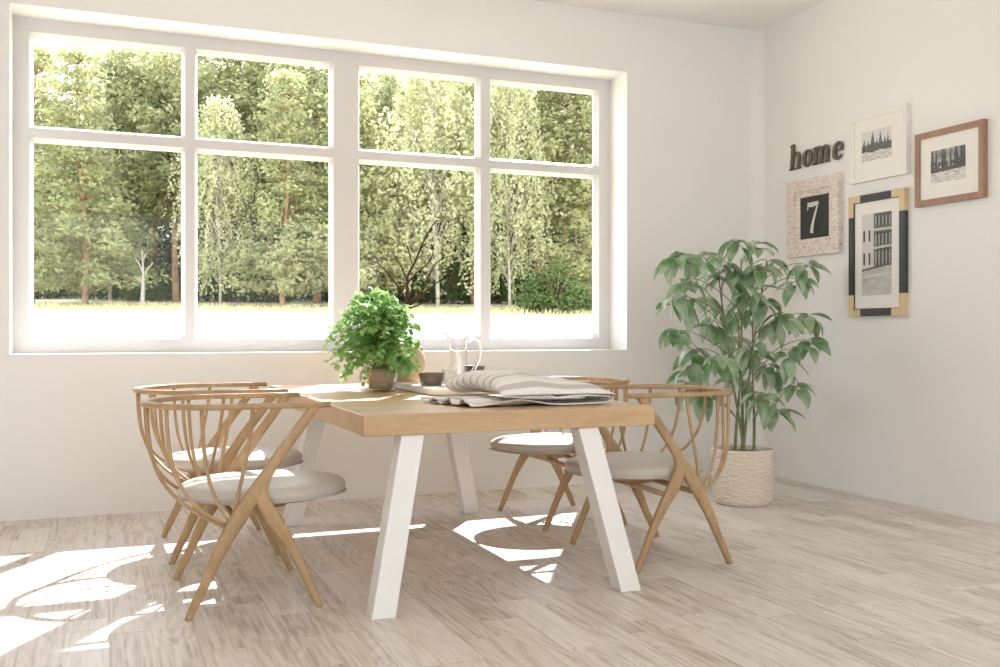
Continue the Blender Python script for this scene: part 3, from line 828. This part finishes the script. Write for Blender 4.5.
# home letters
XH = XR - .02; hb = on_x(789, 170.5, XH); he = on_x(842, 159.4, XH)
wtot = hb.y - he.y; xh = .117; adv = {'h': 1.20, 'o': 1.06, 'm': 1.78, 'e': .92}
tot = sum(adv.values()); hs = wtot / tot
P = tag(empty('word_sign', (XR, hb.y, hb.z)), 'dark brown wooden letters spelling home above the number sign', 'sign')
x = 0
for chx in 'home':
    f = MB(); ox = x
    tf = lambda a, b, q, ox=ox: Vector((-.022 + q, -(ox + a + .10 * b) * hs, b * xh - .002))
    D_ = .016
    def bar(x0, x1, y0_, y1_):
        solid(f, [(x0, y0_), (x0, y1_)], [(x1, y0_), (x1, y1_)], D_, tf)
    if chx == 'h':
        bar(.10, .36, 0, 1.50); ribbon(f, [(-.02, 1.42), (.12, 1.46), (.30, 1.52)], [.06, .09, .08], D_, 0, tf); bar(.0, .46, 0, .075)
        ribbon(f, [(.30, .72), (.45, .92), (.64, .97), (.82, .84), (.86, .55), (.86, .0)], [.05, .12, .17, .24, .26, .26], D_, 0, tf); bar(.66, 1.08, 0, .075)
    elif chx == 'o':
        n = 40; A = []; B = []
        for k in range(n + 1):
            a = 2 * PI * k / n
            A.append((.50 + .46 * math.cos(a), .50 + .52 * math.sin(a))); B.append((.50 + .185 * math.cos(a + .12), .50 + .42 * math.sin(a)))
        solid(f, A, B, D_, tf)
    elif chx == 'm':
        bar(.10, .36, 0, 1.0); ribbon(f, [(-.02, .92), (.12, .95), (.30, 1.02)], [.06, .09, .07], D_, 0, tf); bar(.0, .44, 0, .075)
        for q in (0, .54):
            ribbon(f, [(.30 + q, .72), (.43 + q, .92), (.58 + q, .97), (.74 + q, .84), (.77 + q, .55), (.77 + q, 0)], [.05, .11, .16, .22, .25, .25], D_, 0, tf); bar(.61 + q, .95 + q, 0, .075)
    else:
        ribbon(f, [(.16, .52), (.45, .53), (.72, .54)], [.08, .08, .08], D_, 0, tf)
        ribbon(f, [(.74, .50), (.75, .72), (.60, .95), (.42, .98), (.22, .82), (.15, .50), (.24, .18), (.46, .06), (.66, .12), (.82, .27)], [.20, .22, .14, .10, .22, .27, .25, .16, .10, .04], D_, 0, tf)
    f.build('letter', 'letter', P, False); x += adv[chx]

# ================================================================ OUTDOORS
def ground_z(X, Y):
    D = X * SY + Y * CY; side = X * CY - Y * SY
    return -.25 + max(0, D - 7) * .0655 - .010 * side * min(1, max(0, (D - 8) / 25)) + .04 * mnoise.noise(Vector((X * .2, Y * .2, 0)))
f = MB(); NX, NY = 60, 50
for j in range(NY + 1):
    D = 6.0 + 74 * (j / NY) ** 1.4
    for i in range(NX + 1):
        side = (-1 + 2 * i / NX) * (14 + D * .75)
        X = D * SY + side * CY; Y = D * CY - side * SY
        f.V.append(Vector((X, max(Y, YB + WT + .02), ground_z(X, Y))))
for j in range(NY):
    for i in range(NX): a = j * (NX + 1) + i; f.F.append((a, a + 1, a + NX + 2, a + NX + 1))
struct(f.build('field', 'field'), 'bright dry meadow between the window and the forest')
rnd = random.Random(3)
V, F = [], []
for k in range(5200):
    u = rnd.uniform(-80, 700); D = 36.5 + 5.5 * rnd.random(); X, Y = at_depth(u, D); z = ground_z(X, Y)
    h = rnd.uniform(.12, .40) * (.6 + .7 * abs(mnoise.noise(Vector((u * .03, 0, 0))))); a = rnd.uniform(0, PI); w = .03
    dx, dy = math.cos(a) * w, math.sin(a) * w; lx, ly = rnd.gauss(0, .12), rnd.gauss(0, .12)
    b = len(V); V += [Vector((X - dx, Y - dy, z - .03)), Vector((X + dx, Y + dy, z - .03)), Vector((X + lx, Y + ly, z + h))]; F.append((b, b + 1, b + 2))
tag(mesh('tall_grass', V, F, 'dry_grass', None, False), 'strip of dry tall grass along the foot of the forest', 'grass', None, 'stuff')

def card(V, F, p, s, rnd, flat=0.0, asp=.6):
    d = Vector((rnd.gauss(0, 1), rnd.gauss(0, 1), rnd.gauss(0, 1) * (1 - flat))).normalized()
    e = d.cross(Vector((rnd.gauss(0, 1), rnd.gauss(0, 1), rnd.gauss(0, 1)))).normalized()
    b = len(V); V += [p - d * s, p + e * (s * asp), p + d * s, p - e * (s * asp)]; F.append((b, b + 1, b + 2, b + 3))

def tree_proto(kind, seed):
    rnd = random.Random(seed); V, F = [], []; tk = MB(); H = 10.0
    lean = Vector((rnd.uniform(-.25, .25), rnd.uniform(-.25, .25), 0))
    def axis(z): return lean * (z / H) ** 1.5 + Vector((.08 * math.sin(z * .7 + seed), .08 * math.cos(z * .6 + seed), z))
    def trunk(r0, top):
        P = [axis(z) for z in [top * i / 14 for i in range(15)]]; P[0] = P[0] - Vector((0, 0, .3))
        tk.sweep(P, [r0 * (1 - .85 * i / 14) for i in range(15)], seg=8)
    def limb(a, b, r):
        m_ = a.lerp(b, .5) + Vector((0, 0, .12 * (b - a).length))
        tk.sweep([a, m_, b], [r, r * .7, r * .3], seg=5)
    if kind == 'birch':
        trunk(.085, 9.2)
        for k in range(520):
            z = 1.5 + 8.3 * rnd.random() ** .85; t = (z - 1.5) / 8.3
            rmax = 2.35 * math.sin(PI * min(1, .16 + .80 * t)) ** .7
            a = rnd.uniform(0, 2 * PI); r = rmax * math.sqrt(rnd.random()) * rnd.uniform(.75, 1.1)
            p = axis(z) + Vector((r * math.cos(a), r * math.sin(a), .15 * r))
            if k % 7 == 0: limb(axis(max(1, z - .9 - .4 * r)), p, .028)
            L = rnd.uniform(.7, 2.2) * (.5 + .5 * min(1, r / 1.2)); n = int(8 + L * 9); sx, sy = rnd.gauss(0, .12), rnd.gauss(0, .12)
            for q in range(n):
                s = q / n
                w = p + Vector((math.cos(a) * .3 * s + sx * s, math.sin(a) * .3 * s + sy * s, -L * s)) + Vector((rnd.gauss(0, .09), rnd.gauss(0, .09), rnd.gauss(0, .06)))
                if w.z > .3: card(V, F, w, rnd.uniform(.06, .12), rnd, 0, .6)
    elif kind in ('pine', 'fullpine', 'fir'):
        z0 = {'pine': 3.4, 'fullpine': .7, 'fir': .4}[kind]
        trunk({'pine': .15, 'fullpine': .13, 'fir': .13}[kind], 9.7)
        z = z0
        while z < 9.9:
            t = (z - z0) / (10 - z0)
            if kind == 'pine': rm = 2.2 * math.sin(PI * (.20 + .72 * t)) ** .75
            elif kind == 'fullpine': rm = 2.5 * (1 - t) ** .55 * (.75 + .25 * math.sin(PI * min(1, 3 * t + .2))) + .15
            else: rm = 2.2 * (1 - t) ** .8 + .1
            nb = rnd.choice((5, 6, 7)); a0 = rnd.uniform(0, 2 * PI)
            for k in range(nb):
                a = a0 + 2 * PI * k / nb + rnd.uniform(-.3, .3); r = rm * rnd.uniform(.7, 1.12)
                up = (.10 if kind != 'fir' else -.22) * r
                e = axis(z) + Vector((r * math.cos(a), r * math.sin(a), up))
                limb(axis(max(.2, z - .25)), e, .022)
                for q in range(max(2, int(r * 2.6))):
                    s = .35 + .7 * (q + .5) / max(2, int(r * 2.6))
                    c = axis(z).lerp(e, s) + Vector((rnd.gauss(0, .10), rnd.gauss(0, .10), .08 + rnd.gauss(0, .05)))
                    for w in range(30):
                        card(V, F, c + Vector((rnd.gauss(0, .27), rnd.gauss(0, .27), rnd.gauss(0, .14))), rnd.uniform(.07, .15), rnd, .4, .48)
            z += rnd.uniform(.50, .68) if kind != 'pine' else rnd.uniform(.42, .58)
    elif kind == 'shrub':
        for k in range(7):
            a = k * .9; tk.sweep([Vector((0, 0, -.2)), Vector((.7 * math.cos(a), .7 * math.sin(a), 3.5)), Vector((2.6 * math.cos(a), 2.6 * math.sin(a), 7))], [.16, .10, .03], seg=5)
        for k in range(150):
            a = rnd.uniform(0, 2 * PI); b = math.asin(rnd.uniform(-.15, 1)); q = rnd.uniform(.55, 1.0)
            c = Vector((7.0 * q * math.cos(b) * math.cos(a), 4.5 * q * math.cos(b) * math.sin(a), 1.2 + 8.4 * q * max(0, math.sin(b)) * (.75 + .25 * math.sin(3 * a))))
            for w in range(24): card(V, F, c + Vector((rnd.gauss(0, .75), rnd.gauss(0, .7), rnd.gauss(0, .5))), rnd.uniform(.22, .5), rnd, .35, .6)
    elif kind == 'snag':
        trunk(.55, 9.6)
        for a, z, l, up in ((0.2, 5.2, 2.2, 2.4), (2.9, 5.8, 1.8, 2.6), (1.4, 7.0, 1.6, 1.2), (3.6, 4.0, 1.5, 1.0), (5.5, 7.6, 1.1, 1.4)):
            b = axis(z); limb(b, b + Vector((l * math.cos(a), l * math.sin(a), up)), .22)
    return V, F, tk
protos = {}
def tree(kind, seed, u, D, Hh, wide, label, mats, group='trees beyond the window', name='tree', cat='tree'):
    key = (kind, seed)
    X, Y = at_depth(u, D)
    if key not in protos:
        V, F, tk = tree_proto(kind, seed)
        r = empty(name, (0, 0, 0)); tk.build('trunk', mats[1], r)
        if V: mesh('crown', V, F, mats[0], r, False)
        protos[key] = r
    else:
        r = copy_tree(protos[key])
    r.location = (X, Y, ground_z(X, Y) - .05); s = Hh / 10 * (1.0 if kind in ('shrub', 'snag') else 1.06)
    r.scale = (wide * s, wide * s, s); r.rotation_euler = (0, 0, (u * 1.7 + D) % 6.28 if kind not in ('snag', 'shrub') else 0)
    tag(r, label, cat, group); return r
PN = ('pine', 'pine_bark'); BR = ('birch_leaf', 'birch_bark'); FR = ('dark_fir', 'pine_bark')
LIST = [
    ('fullpine', 1, 30, 42.0, 10.6, 1.0, 'layered sunlit pine at the far left edge of the window', PN, 'pine_tree'),
    ('fullpine', 2, 84, 41.0, 10.2, 1.0, 'bushy layered pine reaching the ground, left of the bleached dead trunk', PN, 'pine_tree'),
    ('birch', 3, 112, 46.5, 11.6, .85, 'pale birch crown rising above the bushy pine in the leftmost panes', BR, 'birch_tree'),
    ('snag', 4, 143, 40.0, 2.5, .75, 'bleached leafless dead trunk at the forest edge in the leftmost pane', ('pine', 'snag_bark'), 'dead_tree'),
    ('pine', 5, 131, 47.0, 11.2, .95, 'tall pine with a bare trunk right behind the bleached dead trunk', PN, 'pine_tree'),
    ('pine', 6, 157, 49.0, 12.0, 1.0, 'tall bare-trunked pine just right of the bleached dead trunk', PN, 'pine_tree'),
    ('pine', 5, 177, 46.0, 11.0, 1.0, 'tall bare-trunked pine behind the mullion between the two leftmost panes', PN, 'pine_tree'),
    ('birch', 7, 219, 42.0, 8.6, .85, 'weeping birch hanging low at the left of the second pane', BR, 'birch_tree'),
    ('pine', 6, 232, 48.0, 12.0, 1.05, 'tall pine whose crown rises over the weeping birch of the second pane', PN, 'pine_tree'),
    ('fullpine', 1, 284, 41.5, 9.4, .95, 'layered pine branched to the ground in the middle of the second pane', PN, 'pine_tree'),
    ('pine', 5, 272, 49.0, 12.1, 1.0, 'tall pine crown directly above the layered pine of the second pane', PN, 'pine_tree'),
    ('pine', 6, 318, 46.0, 11.4, 1.0, 'tall pine at the right edge of the second pane', PN, 'pine_tree'),
    ('fullpine', 2, 352, 42.5, 11.0, .9, 'layered pine mostly hidden by the wide middle mullion', PN, 'pine_tree'),
    ('birch', 3, 388, 47.0, 11.0, .75, 'slim birch behind the dry twigs of the vase', BR, 'birch_tree'),
    ('birch', 7, 436, 42.5, 10.8, 1.0, 'large weeping birch filling the third pane', BR, 'birch_tree'),
    ('pine', 5, 408, 50.0, 11.4, 1.0, 'dark tall pine behind the large weeping birch', PN, 'pine_tree'),
    ('pine', 6, 473, 47.0, 11.6, .95, 'tall pine behind the mullion between the two right panes', PN, 'pine_tree'),
    ('birch', 3, 508, 42.0, 10.0, .8, 'weeping birch at the left side of the rightmost pane', BR, 'birch_tree'),
    ('pine', 5, 538, 46.0, 11.2, 1.0, 'tall orange-trunked pine in the middle of the rightmost pane', PN, 'pine_tree'),
    ('pine', 6, 564, 44.0, 10.4, 1.05, 'tall pine standing over the dark shrub', PN, 'pine_tree'),
    ('fullpine', 1, 596, 43.0, 10.2, .95, 'layered pine at the right edge of the rightmost pane', PN, 'pine_tree'),
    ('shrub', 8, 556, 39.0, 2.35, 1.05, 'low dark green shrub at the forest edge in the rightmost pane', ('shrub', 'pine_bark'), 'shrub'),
]
for kind, seed, u, D, Hh, wd, lab, mats, nm in LIST:
    tree(kind, seed, u, D, Hh, wd, lab, mats, name=nm, cat='shrub' if kind == 'shrub' else 'tree')
rnd = random.Random(21)
for k in range(30):
    u = -70 + 26 * k + rnd.uniform(-9, 9); D = 53 + 7 * ((k * 7) % 5) / 5
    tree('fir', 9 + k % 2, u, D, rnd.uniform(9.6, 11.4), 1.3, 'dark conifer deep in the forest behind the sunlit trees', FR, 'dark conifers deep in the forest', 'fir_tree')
for k in range(14):
    u = -60 + 55 * k + rnd.uniform(-12, 12); D = 46.5 + 3 * rnd.random()
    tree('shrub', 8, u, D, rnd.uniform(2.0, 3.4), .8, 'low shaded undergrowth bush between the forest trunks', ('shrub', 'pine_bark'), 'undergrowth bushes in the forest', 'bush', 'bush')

# ================================================================ LIGHT, SKY, CAMERA
sun = bpy.data.lights.new('sun', 'SUN'); sun.energy = 9.0; sun.angle = R(.6); sun.color = (1.0, .975, .945)
so = bpy.data.objects.new('sun', sun); COL.objects.link(so)
so.rotation_euler = Vector((.615, 1.03, 1.0)).to_track_quat('Z', 'Y').to_euler(); so.location = (8, 12, 12)

w = bpy.data.worlds.new('sky'); sc.world = w; w.use_nodes = True; nt = w.node_tree; nt.nodes.clear()
out = nt.nodes.new('ShaderNodeOutputWorld'); bg = nt.nodes.new('ShaderNodeBackground')
tc = nt.nodes.new('ShaderNodeTexCoord'); sp = nt.nodes.new('ShaderNodeSeparateXYZ'); rp = nt.nodes.new('ShaderNodeValToRGB')
nt.links.new(tc.outputs['Generated'], sp.inputs[0]); nt.links.new(sp.outputs[2], rp.inputs[0])
cr = rp.color_ramp
cr.elements[0].position = 0.0; cr.elements[0].color = (.97, .97, .98, 1)
cr.elements[1].position = .75; cr.elements[1].color = (.80, .87, 1.0, 1)
e = cr.elements.new(.2); e.color = (.96, .97, 1.0, 1)
nt.links.new(rp.outputs[0], bg.inputs[0]); bg.inputs[1].default_value = 2.3; nt.links.new(bg.outputs[0], out.inputs[0])

cam = bpy.data.cameras.new('camera'); cam.sensor_width = 36; cam.lens = 36 * FPX / 1000; cam.shift_y = -.0015
cam.clip_end = 300; cam.clip_start = .05
co_ = bpy.data.objects.new('camera', cam); COL.objects.link(co_)
co_.location = (0, 0, EYE); co_.rotation_euler = (R(90), 0, -YAW); sc.camera = co_

vs = sc.view_settings; sc.display_settings.display_device = 'sRGB'
vs.view_transform = 'Standard'; vs.look = 'None'; vs.gamma = 1; vs.use_curve_mapping = False; vs.exposure = 0.85
cy = sc.cycles
cy.use_denoising = True
cy.max_bounces = 10; cy.diffuse_bounces = 6; cy.glossy_bounces = 4; cy.transparent_max_bounces = 24
cy.sample_clamp_indirect = 8; cy.caustics_reflective = False; cy.caustics_refractive = False
